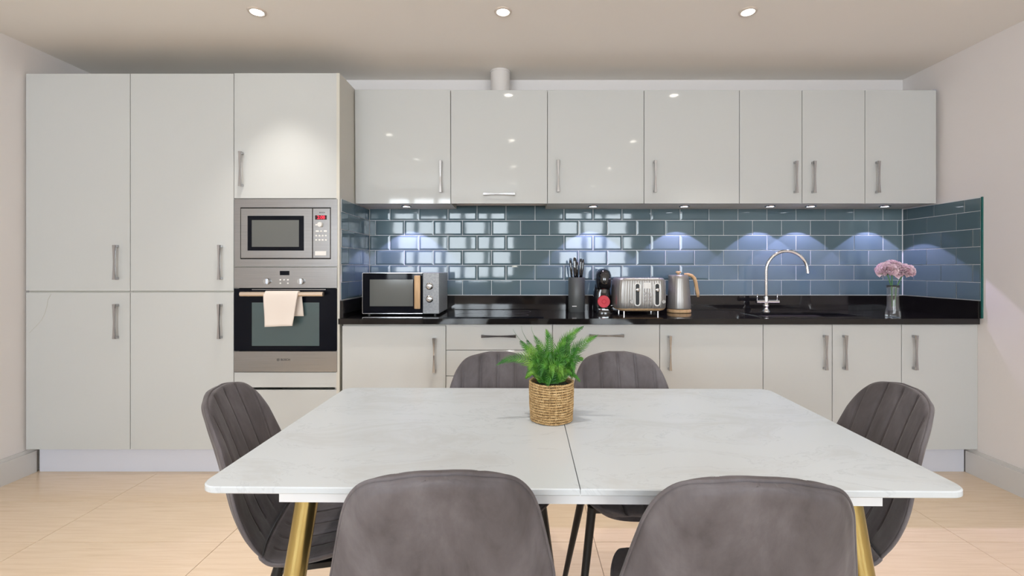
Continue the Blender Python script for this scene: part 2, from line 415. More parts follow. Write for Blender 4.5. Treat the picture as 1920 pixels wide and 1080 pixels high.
obj('open_button', bx(X(592), X(613), YF-.010, YF-.006, Z(479), Z(471), bev=.001), M['button'], cp)
# ---- oven
t = thing('built_in_oven', 'stainless steel and black glass oven below the built-in microwave', 'oven', (X(536), YF+.25, Z(697)))
obj('body', bx(X(446), X(628), YF+.012, YF+.45, Z(694), Z(504)), M['black'], t)
cp = obj('control_panel', bx(X(440), X(633), YF-.006, YF+.012, Z(540), Z(501.3), bev=.001), M['steel'], t)
obj('display', bx(X(526), X(543.5), YF-.0075, YF-.0055, Z(516), Z(508)), M['blackglass'], cp)
for px in (503, 566):
    k = obj('knob', cyl(BM(), (X(px), YF-.006, Z(527.5)), (X(px), YF-.022, Z(527.5)), .018, .0165, 28), M['chrome'], cp, angle=40)
    obj('grip', bx(X(px)-.003, X(px)+.003, YF-.034, YF-.022, Z(527.5)-.016, Z(527.5)+.016, bev=.001), M['chrome'], cp)
for px, py in ((527, 524.5), (534, 524.5), (541, 524.5), (527, 531), (541, 531)):
    obj('button', cyl(BM(), (X(px), YF-.006, Z(py)), (X(px), YF-.0085, Z(py)), .0045, n=14), M['button'], cp)
dr = obj('door', bx(X(440), X(632.5), YF-.008, YF+.012, Z(657.5), Z(541), bev=.001), M['blackglass'], t)
obj('window', bx(X(474), X(600), YF-.0092, YF-.0078, Z(648), Z(567)), M['ovenwin'], dr)
obj('vent_slot', bx(X(474), X(612), YF-.0095, YF-.0078, Z(543.5), Z(542.2)), M['steel'], dr)
hb = cyl(BM(), (fx(451, YF-.045), YF-.045, fz(551.5, YF-.045)), (fx(606, YF-.045), YF-.045, fz(551.5, YF-.045)), .0135, n=20)
hd = obj('bar_handle', hb, M['barwood'], dr, angle=40)
zb_ = fz(551.5, YF-.045)
for px in (463, 596): obj('bracket', cyl(BM(), (X(px), YF-.043, zb_), (X(px), YF-.007, zb_), .008, n=12), M['black'], dr, smooth=False)
bp = obj('lower_panel', bx(X(440), X(632.5), YF-.008, YF+.012, Z(697), Z(658.3), bev=.001), M['steel'], t)
text('BOSCH', (X(536.5), YF-.0085, Z(674)), .0165, M['ink'], bp)
b = BM(); bmesh.ops.create_circle(b, cap_ends=False, segments=20, radius=.006)
pts = [(X(523)+.0072*cos(a), YF-.0085, Z(674)+.0072*sin(a)) for a in [2*pi*k/20 for k in range(20)]]
b.free(); lg = tube(BM(), pts, .0008, 5, True); box(lg, X(523)-.0028, X(523)+.0028, YF-.009, YF-.008, Z(674)-.0008, Z(674)+.0008)
box(lg, X(523)-.0035, X(523)-.0024, YF-.009, YF-.008, Z(674)-.004, Z(674)+.004); box(lg, X(523)+.0024, X(523)+.0035, YF-.009, YF-.008, Z(674)-.004, Z(674)+.004)
obj('emblem', lg, M['ink'], bp)
# ---- towel over the oven bar
def towel():
    b = BM(); rows = []; r = .016; yc = YF-.045
    path = []
    for k in range(9): path.append((yc+r, zb_-.125+.125*k/8, 'b', 1-k/8))
    for k in range(1, 8): a = pi*k/8; path.append((yc+r*cos(a), zb_+r*sin(a), 't', 0))
    for k in range(15): path.append((yc-r-.0015*sin(k*.5), zb_-.178*k/14, 'f', k/14))
    nx = 22
    for (y, z, q, s) in path:
        if q == 'b': x0, x1 = fx(508, yc)+.0*s, fx(563, yc)+.012*s
        elif q == 't': x0, x1 = fx(499, yc), fx(561, yc)
        else: x0, x1 = fx(497+4*s, yc), fx(561-9*s, yc)
        row = []
        for i in range(nx+1):
            u = i/nx; yy = y-(.004*s*(1+sin(u*7+1.2)) if q == 'f' else -.0)
            row.append(b.verts.new((x0+(x1-x0)*u, yy, z+(.006*(u-.5) if q == 'f' else 0)*s)))
        rows.append(row)
    for p, q in zip(rows, rows[1:]):
        for i in range(nx): b.faces.new((p[i], p[i+1], q[i+1], q[i]))
    o = obj('tea_towel', b, M['towel'], smooth=True)
    m = o.modifiers.new('thick', 'SOLIDIFY'); m.thickness = .0045; m.offset = 0
    return tag(o, 'cream tea towel folded over the oven door bar', 'towel')
towel()

# ---- base units
ZD1, ZD0 = .866, ZB
def base_unit(name, x0, x1, label, fronts):
    t = thing(name, label, 'cabinet', ((x0+x1)/2, YF+.3, ZB), group='white base cabinets')
    carcass(t, x0+.001, x1-.001, YF+.019, YB-.025, ZB, ZD1)
    for (nm, a, c_, z0, z1, hx, hzz, hor) in fronts:
        d = front(t, nm, a, c_, YF, z0, z1)
        if hx is not None: handle(d, fx(hx, YF), YF, hzz, hor)
    return t
B = [fx(p, YF) for p in (641, 836, 1036, 1237, 1431, 1560.5, 1690.5, 1835)]
hv = fz(665, YF); hv2 = fz(661, YF)
base_unit('base_cabinet', B[0], B[1], 'single-door white base cabinet beside the tall oven housing, below the counter microwave', [('door', B[0], B[1], ZD0, ZD1-.008, 815, hv, False)])
zz = [fz(656.5, YF), fz(705, YF), fz(768, YF)]
base_unit('drawer_cabinet', B[1], B[2], 'white base cabinet of stacked drawers under the hob, left of the fern',
          [('drawer_front', B[1], B[2], zz[0], ZD1, 935, fz(629.5, YF), True), ('drawer_front', B[1], B[2], zz[1], zz[0], None, 0, 0),
           ('drawer_front', B[1], B[2], ZD0, zz[1], None, 0, 0)])
base_unit('base_cabinet', B[2], B[3], 'white base cabinet with a horizontal top handle behind the fern tips', [('door', B[2], B[3], ZD0, ZD1, 1136, fz(628.5, YF), True)])
base_unit('base_cabinet', B[3], B[4], 'single-door white base cabinet with its handle at the left, below the kettle', [('door', B[3], B[4], ZD0, ZD1, 1254.5, fz(661, YF), False)])
base_unit('base_cabinet', B[4], B[6], 'double-door white base cabinet under the sink and tap', [('door', B[4], B[5], ZD0, ZD1, 1545, fz(660, YF), False), ('door', B[5], B[6], ZD0, ZD1, 1581.5, fz(660, YF), False)])
base_unit('base_cabinet', B[6], B[7]-.004, 'single-door white base cabinet against the right wall', [('door', B[6], B[7]-.004, ZD0, ZD1, 1712, fz(660, YF), False)])
def kick(x0, x1, lab):
    b = bx(x0, x1, 2.657, 2.675, 0, ZB-.001, bev=.001); tag(obj('plinth_board', b, M['plinth']), lab, 'plinth')
kick(-2.80, -1.047, 'long white plinth board under the tall cabinets'); kick(-1.027, 2.588, 'long white plinth board under the base cabinets')

# ---- wall units
ZW0, ZW1 = fz(382, YW), fz(168.5, YW)
Wx = [fx(p, YW) for p in (665.5, 845, 1026.5, 1207.5, 1386.5, 1504, 1622, 1756)]
Wx[0] = -1.0255
def wall_unit(name, x0, x1, label, fronts, bottom=None):
    t = thing(name, label, 'cabinet', ((x0+x1)/2, YW+.14, ZW0), group='white wall cabinets')
    carcass(t, x0+.001, x1-.001, YW+.019, YB-.010, ZW0+.002, ZW1-.001, bottom=bottom)
    for (a, c_, hx, hy, hor, tilt) in fronts:
        d = front(t, 'door', a, c_, YW, ZW0, ZW1, tilt=tilt); handle(d, fx(hx, YW), YW, fz(hy, YW), hor)
    return t
wall_unit('wall_cabinet', Wx[0], Wx[1], 'single-door white wall cabinet above the counter microwave, beside the oven housing', [(Wx[0], Wx[1], 827, 332, False, 1.0)])
t = wall_unit('extractor_cabinet', Wx[1], Wx[2], 'white wall cabinet over the hob with a horizontal handle along its bottom', [(Wx[1], Wx[2], 936, 364.5, True, .15)], bottom=1.640)
obj('extractor_grille', bx(Wx[1]+.03, Wx[2]-.03, YW+.03, YB-.03, 1.628, 1.640), M['black'], t)
wall_unit('wall_cabinet', Wx[2], Wx[3], 'single-door white wall cabinet just right of the extractor cabinet, above the knife block', [(Wx[2], Wx[3], 1046, 331, False, .0)])
wall_unit('wall_cabinet', Wx[3], Wx[4], 'single-door white wall cabinet above the kettle, handle at its left', [(Wx[3], Wx[4], 1227, 332, False, .1)])
wall_unit('wall_cabinet', Wx[4], Wx[6], 'double-door white wall cabinet above the sink tap', [(Wx[4], Wx[5], 1490, 333, False, 0), (Wx[5], Wx[6], 1523.5, 333, False, 0)])
wall_unit('wall_cabinet', Wx[6], Wx[7], 'rightmost white wall cabinet, above the vase of pink flowers', [(Wx[6], Wx[7], 1643, 333, False, 0)])
tag(obj('extractor_duct', lathe(BM(), (-.129, 2.98, 0), [(.063, ZW1+.001), (.063, ZC-.012), (.066, ZC-.012), (.066, ZC-.001)], 40), M['duct'], angle=40),
    'round white duct rising from the extractor cabinet to the ceiling', 'duct')
tag(obj('plastic_wedge', prism(BM(), [(fx(1741, 2.86), ZW1), (fx(1755, 2.86), ZW1), (fx(1755, 2.86), ZW1+.012), (fx(1745, 2.86), ZW1+.009)], 2.86, 2.90), M['blue']),
    'small dark blue plastic wedge on top of the rightmost wall cabinet', 'wedge')

# ---- worktop with a hole for the sink
WZ0, WZ1, WY0 = .868, .900, 2.575
HX0, HX1, HY0, HY1 = 1.42, 2.02, 2.66, 2.90
t = thing('worktop', 'polished black granite worktop with a matching upstand along the tiles', 'worktop', (.8, 2.85, WZ0))
b = BM(); xa, xb = -1.0265, XR-.001
box(b, xa, HX0, WY0, YB-.001, WZ0, WZ1); box(b, HX1, xb-.012, WY0, YB-.001, WZ0, WZ1)
box(b, HX0, HX1, WY0, HY0, WZ0, WZ1); box(b, HX0, HX1, HY1, YB-.001, WZ0, WZ1)
obj('slab', b, M['granite'], t)
b = BM(); box(b, xa, xb, YB-.020, YB-.001, WZ1, Z0-.003, bev=.001); box(b, XR-.020, XR-.001, WY0+.002, YB-.0205, WZ1, Z0-.003, bev=.001)
box(b, xa, xa+.018, 2.60, YB-.0205, WZ1, Z0-.003, bev=.001)
obj('upstand', b, M['granite'], t)
# sink
t = thing('sink', 'black inset sink sunk into the worktop in front of the tap', 'sink', (1.72, 2.78, WZ1))
b = BM()
box(b, HX0-.012, HX1+.012, HY0-.012, HY0+.004, WZ1, WZ1+.003); box(b, HX0-.012, HX1+.012, HY1-.004, HY1+.012, WZ1, WZ1+.003)
box(b, HX0-.012, HX0+.004, HY0+.004, HY1-.004, WZ1, WZ1+.003); box(b, HX1-.004, HX1+.012, HY0+.004, HY1-.004, WZ1, WZ1+.003)
obj('rim', b, M['gblack'], t)
b = BM(); g_ = .0015
for (a0, a1, c0, c1) in ((HX0+g_, HX0+.012, HY0+g_, HY1-g_), (HX1-.012, HX1-g_, HY0+g_, HY1-g_), (HX0+.012, HX1-.012, HY0+g_, HY0+.012), (HX0+.012, HX1-.012, HY1-.012, HY1-g_)):
    box(b, a0, a1, c0, c1, .74, WZ1-.0005)
box(b, HX0+g_, HX1-g_, HY0+g_, HY1-g_, .73, .74); obj('basin', b, M['gblack'], t)
obj('drain', lathe(BM(), (1.72, 2.78, 0), [(.04, .7402), (.04, .743), (.03, .744), (.012, .742)], 24), M['tapchrome'], t, smooth=True)
# hob
t = thing('induction_hob', 'flat black glass hob set on the worktop below the extractor', 'hob', (-.155, 2.84, WZ1))
obj('glass_plate', bx(-.445, .135, 2.62, 3.06, WZ1, WZ1+.005, bev=.0015), M['blackglass'], t)
for (x, y, r) in ((-.30, 2.74, .09), (-.02, 2.74, .07), (-.30, 2.95, .07), (-.02, 2.95, .09)):
    obj('cooking_zone', tube(BM(), [(x+r*cos(2*pi*k/40), y+r*sin(2*pi*k/40), WZ1+.0050) for k in range(40)], .0005, 4, True), M['zone'], t)

# ---- countertop microwave
YC = 2.76
def x_(p): return fx(p, YC)
def z_(p): return fz(p, YC)
t = thing('countertop_microwave', 'grey countertop microwave with a wooden door handle on the worktop', 'microwave', (x_(752), YC+.15, WZ1))
x0, x1, z0, z1 = x_(680), x_(823.5), z_(588), z_(511.5)
obj('body', bx(x0, x1, YC+.012, YC+.315, z0, z1, bev=.003), M['greyapp'], t)
d = obj('door', bx(x0, x_(792.5), YC-.006, YC+.012, z0, z1, bev=.002), M['blackglass'], t)
obj('window', bx(x_(694), x_(775), YC-.0072, YC-.0058, z_(574), z_(524)), M['mwwin'], d)
b = BM(); e = .0028
box(b, x0, x0+e, YC-.0078, YC-.002, z0, z1); box(b, x0, x_(792.5), YC-.0078, YC-.002, z0, z0+e); box(b, x0, x_(792.5), YC-.0078, YC-.002, z1-e, z1)
obj('chrome_edge', b, M['chrome'], d)
h = obj('handle', bx(x_(779), x_(790), YC-.036, YC-.022, z_(578.5), z_(516.5), bev=.004, seg=2), M['wood'], d, angle=50); h['label'] = 'light wooden handle'
for zz_ in (z_(570), z_(524)): obj('bracket', bx(x_(782), x_(787), YC-.022, YC-.005, zz_-.006, zz_+.006), M['black'], d)
cp = obj('control_panel', bx(x_(793.2), x1, YC-.006, YC+.012, z0, z1, bev=.002), M['greyapp'], t)
for py in (536.5, 560.5):
    obj('knob', facing(lathe(BM(), (0, 0, 0), [(.0215, 0), (.0215, .006), (.0175, .009), (.0165, .018), (.0145, .019)], 28), (x_(806), YC-.0055, z_(py))), M['chrome'], cp, angle=40)
    obj('pointer', bx(x_(806)-.0012, x_(806)+.0012, YC-.0265, YC-.0245, z_(py), z_(py)+.012), M['button'], cp)
for (x, y) in ((x0+.03, YC+.03), (x1-.03, YC+.03), (x0+.03, YC+.28), (x1-.03, YC+.28)):
    obj('foot', cyl(BM(), (x, y, WZ1), (x, y, z0+.002), .011, n=14), M['black'], t)

# ---- knife block and knives
kx, ky = .372, 3.0
t = thing('knife_block', 'round dark grey knife holder between the hob and the coffee machine', 'knife block', (kx, ky, WZ1))
zt = WZ1+.225
obj('body', lathe(BM(), (kx, ky, 0), [(.052, WZ1), (.054, WZ1+.004), (.054, zt-.003), (.052, zt), (.046, zt), (.045, zt-.02), (.0, zt-.02)], 40, False), M['block'], t, angle=40)
obj('bristle_insert', lathe(BM(), (kx, ky, 0), [(.0445, WZ1+.01), (.0445, zt-.012), (.0, zt-.012)], 32, False), M['black'], t)
obj('label_strip', bx(kx-.035, kx-.006, ky-.0545, ky-.052, WZ1+.037, WZ1+.042), M['button'], t)
kn = [(-.030, -.004, .118, 'leftmost black knife handle, leaning left out of the knife holder', -.10), (-.010, -.012, .135, 'tallest broad black knife handle at the front left of the knife holder', -.03),
      (.006, .012, .105, 'short black knife handle in the middle of the knife holder', .0), (.022, -.006, .128, 'slim black knife handle second from right in the knife holder', .05),
      (.034, .008, .124, 'rightmost slim black knife handle in the knife holder', .09)]
for i, (dx, dy, h, lab, ln) in enumerate(kn):
    b = BM(); w = .011 if i == 1 else .0075
    k = thing('kitchen_knife', lab, 'knife', (kx+dx, ky+dy, zt-.012), group='knives in the round holder')
    prof = [(0, .6), (.15, .75), (.45, 1.0), (.8, 1.05), (.95, .8), (1, .4)]
    rings = [[b.verts.new((ln*s*h+a*w*q, c_*.006*q, .008+s*h)) for a, c_ in ((-1, -.6), (-.6, -1), (.6, -1), (1, -.6), (1, .6), (.6, 1), (-.6, 1), (-1, .6))] for s, q in prof]
    for p, q in zip(rings, rings[1:]):
        for j in range(8): b.faces.new((p[j], p[(j+1) % 8], q[(j+1) % 8], q[j]))
    b.faces.new(rings[0][::-1]); b.faces.new(rings[-1])
    obj('handle', b, M['gblack'], k, local=True, smooth=True)
    obj('blade', bx(-w*.7, w*.7, -.0012, .0012, .0004, .012), M['steel'], k, local=True)

# ---- capsule coffee machine
mx_, my_ = .536, 2.94
t = thing('coffee_machine', 'small glossy black capsule coffee machine with a red disc on its front', 'coffee machine', (mx_, my_, WZ1))
def loft(b, secs, n=28, p=2.6):
    """stacked superellipse sections (cx, cy, z, rx, ry)"""
    rings = []
    for (cx_, cy_, z, rx, ry) in secs:
        ring = []
        for k in range(n):
            a = 2*pi*k/n; ca, sa = cos(a), sin(a)
            ring.append(b.verts.new((cx_+rx*math.copysign(abs(ca)**(2/p), ca), cy_+ry*math.copysign(abs(sa)**(2/p), sa), z)))
        rings.append(ring)
    for q, r in zip(rings, rings[1:]):
        for k in range(n): b.faces.new((q[k], q[(k+1) % n], r[(k+1) % n], r[k]))
    b.faces.new(rings[0][::-1]); b.faces.new(rings[-1]); return b
obj('body', loft(BM(), [(mx_, my_+.05, WZ1+.002, .059, .062), (mx_, my_+.05, WZ1+.03, .060, .062), (mx_, my_+.05, WZ1+.09, .058, .058), (mx_, my_+.05, WZ1+.14, .052, .05), (mx_, my_+.04, WZ1+.18, .046, .05)]), M['gblack'], t, angle=50)
obj('head', loft(BM(), [(mx_, my_-.005, WZ1+.150, .036, .05), (mx_, my_-.005, WZ1+.162, .045, .07), (mx_, my_, WZ1+.205, .049, .078), (mx_, my_, WZ1+.240, .049, .078), (mx_, my_+.004, WZ1+.262, .043, .070), (mx_, my_+.008, WZ1+.276, .031, .052), (mx_, my_+.01, WZ1+.283, .014, .025)], p=2.2), M['gblack'], t, smooth=True)
obj('nozzle', cyl(BM(), (mx_, my_-.035, WZ1+.128), (mx_, my_-.035, WZ1+.152), .016, .022, 20), M['toast'], t, angle=40)
obj('drip_tray', loft(BM(), [(mx_, my_-.045, WZ1, .052, .042), (mx_, my_-.045, WZ1+.018, .052, .042), (mx_, my_-.045, WZ1+.022, .048, .038)]), M['gblack'], t, angle=50)
obj('tray_grid', bx(mx_-.020, mx_+.020, my_-.075, my_-.045, WZ1+.022, WZ1+.025), M['chrome'], t)
obj('backplate', loft(BM(), [(mx_-.004, my_-.02, WZ1+.022, .045, .02), (mx_-.004, my_-.02, WZ1+.125, .045, .02), (mx_, my_-.02, WZ1+.150, .036, .02)]), M['gblack'], t, angle=50)
obj('red_disc', cyl(BM(), (mx_-.004, my_-.040, fz(564.5, my_)), (mx_-.004, my_-.052, fz(564.5, my_)), .040, .038, 36), M['red'], t, angle=40)
obj('lever', bx(mx_+.044, mx_+.058, my_-.03, my_-.015, WZ1+.045, WZ1+.050), M['chrome'], t)
b = cyl(BM(), (mx_-.004, my_-.052, fz(564.5, my_)), (mx_-.004, my_-.054, fz(564.5, my_)), .014, .012, 20)
obj('disc_hub', b, M['red'], t)

# ---- toaster
TY = 2.79; tz0 = WZ1+.026
def tx_(p): return fx(p, TY)
def tz_(p): return fz(p, TY)
tcx, tcy = tx_(1205), TY+.115
t = thing('toaster', 'grey ribbed four-slice toaster with a pale wooden base', 'toaster', (tcx, tcy, WZ1))
b = BM(); n = 260; secs = [(tz0+.012, .150, .112), (tz0+.016, .1520, .1135), (tz0+.05, .1535, .1145), (tz0+.10, .1535, .1145), (tz0+.15, .1515, .113), (tz0+.180, .1485, .111), (tz0+.190, .146, .109), (tz0+.197, .140, .104), (tz0+.199, .132, .096)]
def round_rect_at(f, rx, ry, rc):
    L1, L2, La = 2*(rx-rc), 2*(ry-rc), pi/2*rc; tot = 2*(L1+L2)+4*La; s_ = f*tot
    for (cx_, cy_, dx, dy, ln, a0) in ((-rx+rc, -ry, 1, 0, L1, -pi/2), (rx, -ry+rc, 0, 1, L2, 0), (rx-rc, ry, -1, 0, L1, pi/2), (-rx, ry-rc, 0, -1, L2, pi)):
        if s_ <= ln: return cx_+dx*s_, cy_+dy*s_, (dy, -dx)
        s_ -= ln; ex_, ey_ = cx_+dx*ln-dy*-0, cy_+dy*ln
        if s_ <= La:
            a = a0+s_/rc; ox, oy = ex_-cos(a0)*rc, ey_-sin(a0)*rc
            return ox+rc*cos(a), oy+rc*sin(a), (cos(a), sin(a))
        s_ -= La
    return -rx+rc, -ry, (0, -1)
rings = []
for z, rx, ry in secs:
    ring = []
    for k in range(n):
        px2, py2, nn = round_rect_at(k/n, rx, ry, .045)
        rb = (.0009 if (k//2) % 2 else -.0004) if tz0+.014 < z < tz0+.188 else 0
        ring.append(b.verts.new((tcx+px2+nn[0]*rb, tcy+py2+nn[1]*rb, z)))
    rings.append(ring)
for q, r in zip(rings, rings[1:]):
    for k in range(n): b.faces.new((q[k], q[(k+1) % n], r[(k+1) % n], r[k]))
b.faces.new(rings[0][::-1]); b.faces.new(rings[-1])
obj('body', b, M['toast'], t, angle=35)
w = obj('base', loft(BM(), [(tcx, tcy, tz0-.006, .125, .090), (tcx, tcy, tz0, .140, .104), (tcx, tcy, tz0+.008, .149, .112), (tcx, tcy, tz0+.0125, .150, .112)], 48, 6), M['wood'], t, angle=50); w['label'] = 'pale wooden base'
for sx in (-1, 1):
    for sy in (-1, 1): obj('foot', cyl(BM(), (tcx+sx*.105, tcy+sy*.075, WZ1), (tcx+sx*.105, tcy+sy*.075, tz0-.003), .006, n=12), M['chrome'], t)
yfz = tcy-.1150
for px in (1195, 1232):
    zc, hh = (tz_(530)+tz_(574))/2, tz_(530)-tz_(574)
    obj('lever_plate', prism(BM(), rrect(tx_(px), zc, .037, hh, .018), yfz-.004, yfz+.006), M['button'], t)
    obj('lever_slot', prism(BM(), rrect(tx_(px), zc, .023, hh-.014, .011), yfz-.0048, yfz-.003), M['black'], t)
    obj('lever', facing(lathe(BM(), (0, 0, 0), [(.011, 0), (.012, .012), (.008, .014)], 20), (tx_(px), yfz-.004, tz_(543.5))), M['chrome'], t, angle=40)
obj('badge', bx(tx_(1207), tx_(1220), yfz-.003, yfz+.004, tz_(541), tz_(530)), M['button'], t)
for px in (1209.5, 1218):
    for py in (550.5, 557, 564): obj('button', cyl(BM(), (tx_(px), yfz-.005, tz_(py)), (tx_(px), yfz+.004, tz_(py)), .0075, n=16), M['chrome'], t)
for px in (1183.5, 1243.5): obj('dial', cyl(BM(), (tx_(px), yfz-.011, tz_(565.5)), (tx_(px), yfz+.01, tz_(565.5)), .011, n=20), M['toast'], t)
for sx in (-.075, .075):
    for sy in (-.035, .035): obj('slot', bx(tcx+sx-.06, tcx+sx+.06, tcy+sy-.014, tcy+sy+.014, tz0+.190, tz0+.1985), M['black'], t)

# ---- kettle
ex, ey = 1.028, 2.95
t = thing('kettle', 'grey metal kettle with a curved light wooden handle and wooden base', 'kettle', (ex, ey, WZ1))
obj('base', lathe(BM(), (ex, ey, 0), [(.070, WZ1), (.075, WZ1+.004), (.075, WZ1+.018), (.070, WZ1+.022)], 40), M['wood'], t, angle=40)
b = BM(); prof = [(.064, .0225), (.072, .026), (.0735, .035), (.071, .08), (.066, .15), (.060, .215), (.057, .236), (.050, .242), (.0, .244)]
lathe(b, (ex, ey, WZ1), prof[:-1]+[(.02, .244)], 144)
for v in b.verts:
    a = math.atan2(v.co.y-ey, v.co.x-ex); r_ = math.hypot(v.co.x-ex, v.co.y-ey)
    if r_ > .055: f_ = 1+.004*(1 if sin(a*36) > 0 else -1)*(WZ1+.03 < v.co.z < WZ1+.23); v.co.x = ex+(v.co.x-ex)*f_; v.co.y = ey+(v.co.y-ey)*f_
    if v.co.z > WZ1+.2 and v.co.x < ex-.045: v.co.x -= .012*(v.co.z-WZ1-.2)/.04
obj('body', b, M['toast'], t, angle=50)
obj('lid_knob', lathe(BM(), (ex-.003, ey, WZ1), [(.006, .243), (.008, .250), (.017, .256), (.018, .262), (.012, .266)], 24), M['wood'], t, smooth=True)
hp = [(1283, 514), (1290, 514.5), (1297, 517), (1302, 522), (1304.5, 530), (1306, 540), (1308, 550), (1309, 557)]
obj('handle', tube(BM(), [(fx(x, ey), ey, fz(y, ey)) for x, y in hp], [.007, .0095, .011, .0115, .0115, .0115, .0115, .008], 14), M['wood'], t, smooth=True)
obj('switch', bx(ex+.068, ex+.092, ey-.008, ey+.008, WZ1+.042, WZ1+.048), M['black'], t)

# ---- tap
px_, py_ = 1.600, 2.965
t = thing('kitchen_tap', 'chrome swan-neck kitchen tap with two levers behind the sink', 'tap', (px_, py_, WZ1))
obj('base', lathe(BM(), (px_, py_, WZ1), [(.026, 0), (.026, .006), (.019, .014), (.014, .026), (.017, .036), (.019, .044), (.014, .052), (.014, .060)], 28), M['tapchrome'], t, smooth=True)
zc = fz(566, py_); obj('crossbar', cyl(BM(), (fx(1418, py_), py_, zc), (fx(1460, py_), py_, zc), .0125, n=24), M['tapchrome'], t, angle=40)
for p in (1419.5, 1457):
    obj('lever', tube(BM(), [(fx(p, py_), py_, zc+.008), (fx(p, py_), py_-.002, zc+.030), (fx(p, py_), py_-.004, zc+.052)], [.0035, .003, .003], 10), M['tapchrome'], t, smooth=True)
R_ = .125; pts = [(px_, py_, zc+.008), (px_, py_, zc+.1), (px_, py_, 1.171)]
for k in range(1, 21): a = pi-pi*k/20; pts.append((px_+R_+R_*cos(a), py_-.03*k/20, 1.171+R_*sin(a)))
pts.append((px_+2*R_+.001, py_-.031, 1.166))
obj('spout', tube(BM(), pts, .0105, 18), M['tapchrome'], t, angle=60)
obj('collar', cyl(BM(), (px_, py_, zc+.004), (px_, py_, zc+.034), .016, .014, 24), M['tapchrome'], t, angle=40)
obj('nozzle', cyl(BM(), (px_+2*R_+.001, py_-.031, 1.167), (px_+2*R_+.001, py_-.031, 1.153), .012, n=20), M['tapchrome'], t, angle=40)

# ---- vase and pink flowers
vx, vy = 2.192, 2.68
b = BM(); vh = .185
out = [(.0355, 0), (.036, .004), (.0355, .035), (.030, .060), (.029, .12), (.031, .17), (.0335, vh)]
inn = [(.0315, vh), (.029, .17), (.027, .12), (.028, .060), (.032, .038), (.032, .036)]
lathe(b, (vx, vy, WZ1), out+inn, 40); tag(obj('glass_vase', b, M['glass'], smooth=True), 'slim waisted clear glass vase at the right end of the worktop', 'vase')
def petal(b, c, d, up, ln, wd, cup):
    s = d.cross(up).normalized(); g = []
    for i in range(5):
        u = i/4; row = []
        for j in range(5):
            v_ = -1+j/2
            ww = wd*sin(pi*min(1, .18+.82*u)**.8*.72+.25); p = c+d*ln*u+s*ww*v_+up*(cup*(u*u*.9+v_*v_*.35))*ln
            p += up*random.uniform(-.0012, .0012)+d*(-.10*ln*abs(v_)*u); row.append(b.verts.new(p))
        g.append(row)
    for i in range(4):
        for j in range(4): b.faces.new((g[i][j], g[i][j+1], g[i+1][j+1], g[i+1][j]))
fls = [(-.045, -.006, 1.172, .054, 'pink peony on the left of the vase'), (.010, .020, 1.190, .050, 'pink peony at the back centre of the vase, highest of the three'), (.058, -.012, 1.165, .052, 'pink peony on the right of the vase')]
for dx, dy, zc_, r, lab in fls:
    c_ = Vector((vx+dx, vy+dy, zc_))
    t = thing('peony', lab, 'flower', c_, group='pink peonies in the glass vase')
    b = BM(); NP = 190
    for k in range(NP):
        zf = 1-1.55*(k+.5)/NP; a = k*2.39996; h_ = math.sqrt(max(0, 1-zf*zf))
        d = Vector((h_*cos(a), h_*sin(a)*.95, zf*.80)).normalized()
        d = (d+Vector([random.uniform(-.16, .16) for _ in range(3)])).normalized()
        tw = Vector([random.uniform(-1, 1) for _ in range(3)]); s_ = d.cross(tw).normalized(); up = s_.cross(d)
        rr = r*random.uniform(.92, 1.10)*(1-.14*abs(zf)); g = []
        for i, (u, wq) in enumerate(((.35, .12), (.70, .30), (.92, .38), (1.0, .30))):
            row = []
            for j in range(5):
                v_ = -1+j/2
                row.append(b.verts.new(c_+d*rr*(u-.07*v_*v_*(i == 3)+random.uniform(-.025, .025)*(i > 1))+s_*rr*wq*v_+up*rr*(.10*v_*v_+.05*sin(v_*5+k))*(u > .5)))
            g.append(row)
        for i in range(3):
            for j in range(4): b.faces.new((g[i][j], g[i][j+1], g[i+1][j+1], g[i+1][j]))
    obj('bloom', b, M['petal'], t, smooth=True, kind='stuff')
    e1 = Vector((vx+dx*.12, vy+dy*.3, WZ1+.06)); m1 = Vector((vx+dx*.25, vy+dy*.5, WZ1+.17))
    obj('stem', tube(BM(), [e1, m1, c_*.55+m1*.45+Vector((0, 0, .004)), c_-Vector((0, 0, r*.2))], .0026, 8), M['stemg'], t, smooth=True)
    b = BM()
    for k in range(3):
        a = k*2.1+dx*30; d = Vector((cos(a), sin(a)*.6, -.35)).normalized(); petal(b, c_-Vector((0, 0, r*.35)), d, Vector((0, 0, 1)), .034, .009, .2)
    obj('leaf', b, M['stemg'], t, smooth=True)

# ------------------------------------------------------------------ lamps
rm = mesh_of(lathe(BM(), (0, 0, 0), [(.030, -.001), (.032, -.006), (.042, -.006), (.045, 0)], 32, False), 'ring', M['ring'], True)
lm = mesh_of(lathe(BM(), (0, 0, 0), [(.0315, -.004), (.0305, -.0055), (.0, -.0058)], 28, False), 'lens', M['lamp'])
names = {(-1.315, 2.28): 'recessed ceiling spotlight above the built-in oven, leftmost of the lit three', (-.085, 2.28): 'recessed ceiling spotlight in line with the extractor duct', (1.14, 2.28): 'recessed ceiling spotlight above the tap side, rightmost of the lit three'}
for (x, y) in SPOTS:
    t = thing('ceiling_spotlight', names.get((x, y), 'recessed ceiling spotlight nearer the windows, seen only as a reflection'), 'ceiling light', (x, y, ZC), group='recessed ceiling spotlights')
    put('ring', rm, t, None, False); put('lens', lm, t, None, False)
    l = bpy.data.lights.new('spot_lamp', 'SPOT'); l.energy = 30; l.color = (1, .94, .87); l.spot_size = R(78); l.spot_blend = .75; l.shadow_soft_size = .03
    o = bpy.data.objects.new('spot_lamp', l); COL.objects.link(o); o.parent = t; o.location = (0, 0, -.012)
um = mesh_of(lathe(BM(), (0, 0, 0), [(.024, -.004), (.0, -.0045)], 28, False), 'lens', M['lampcool'])
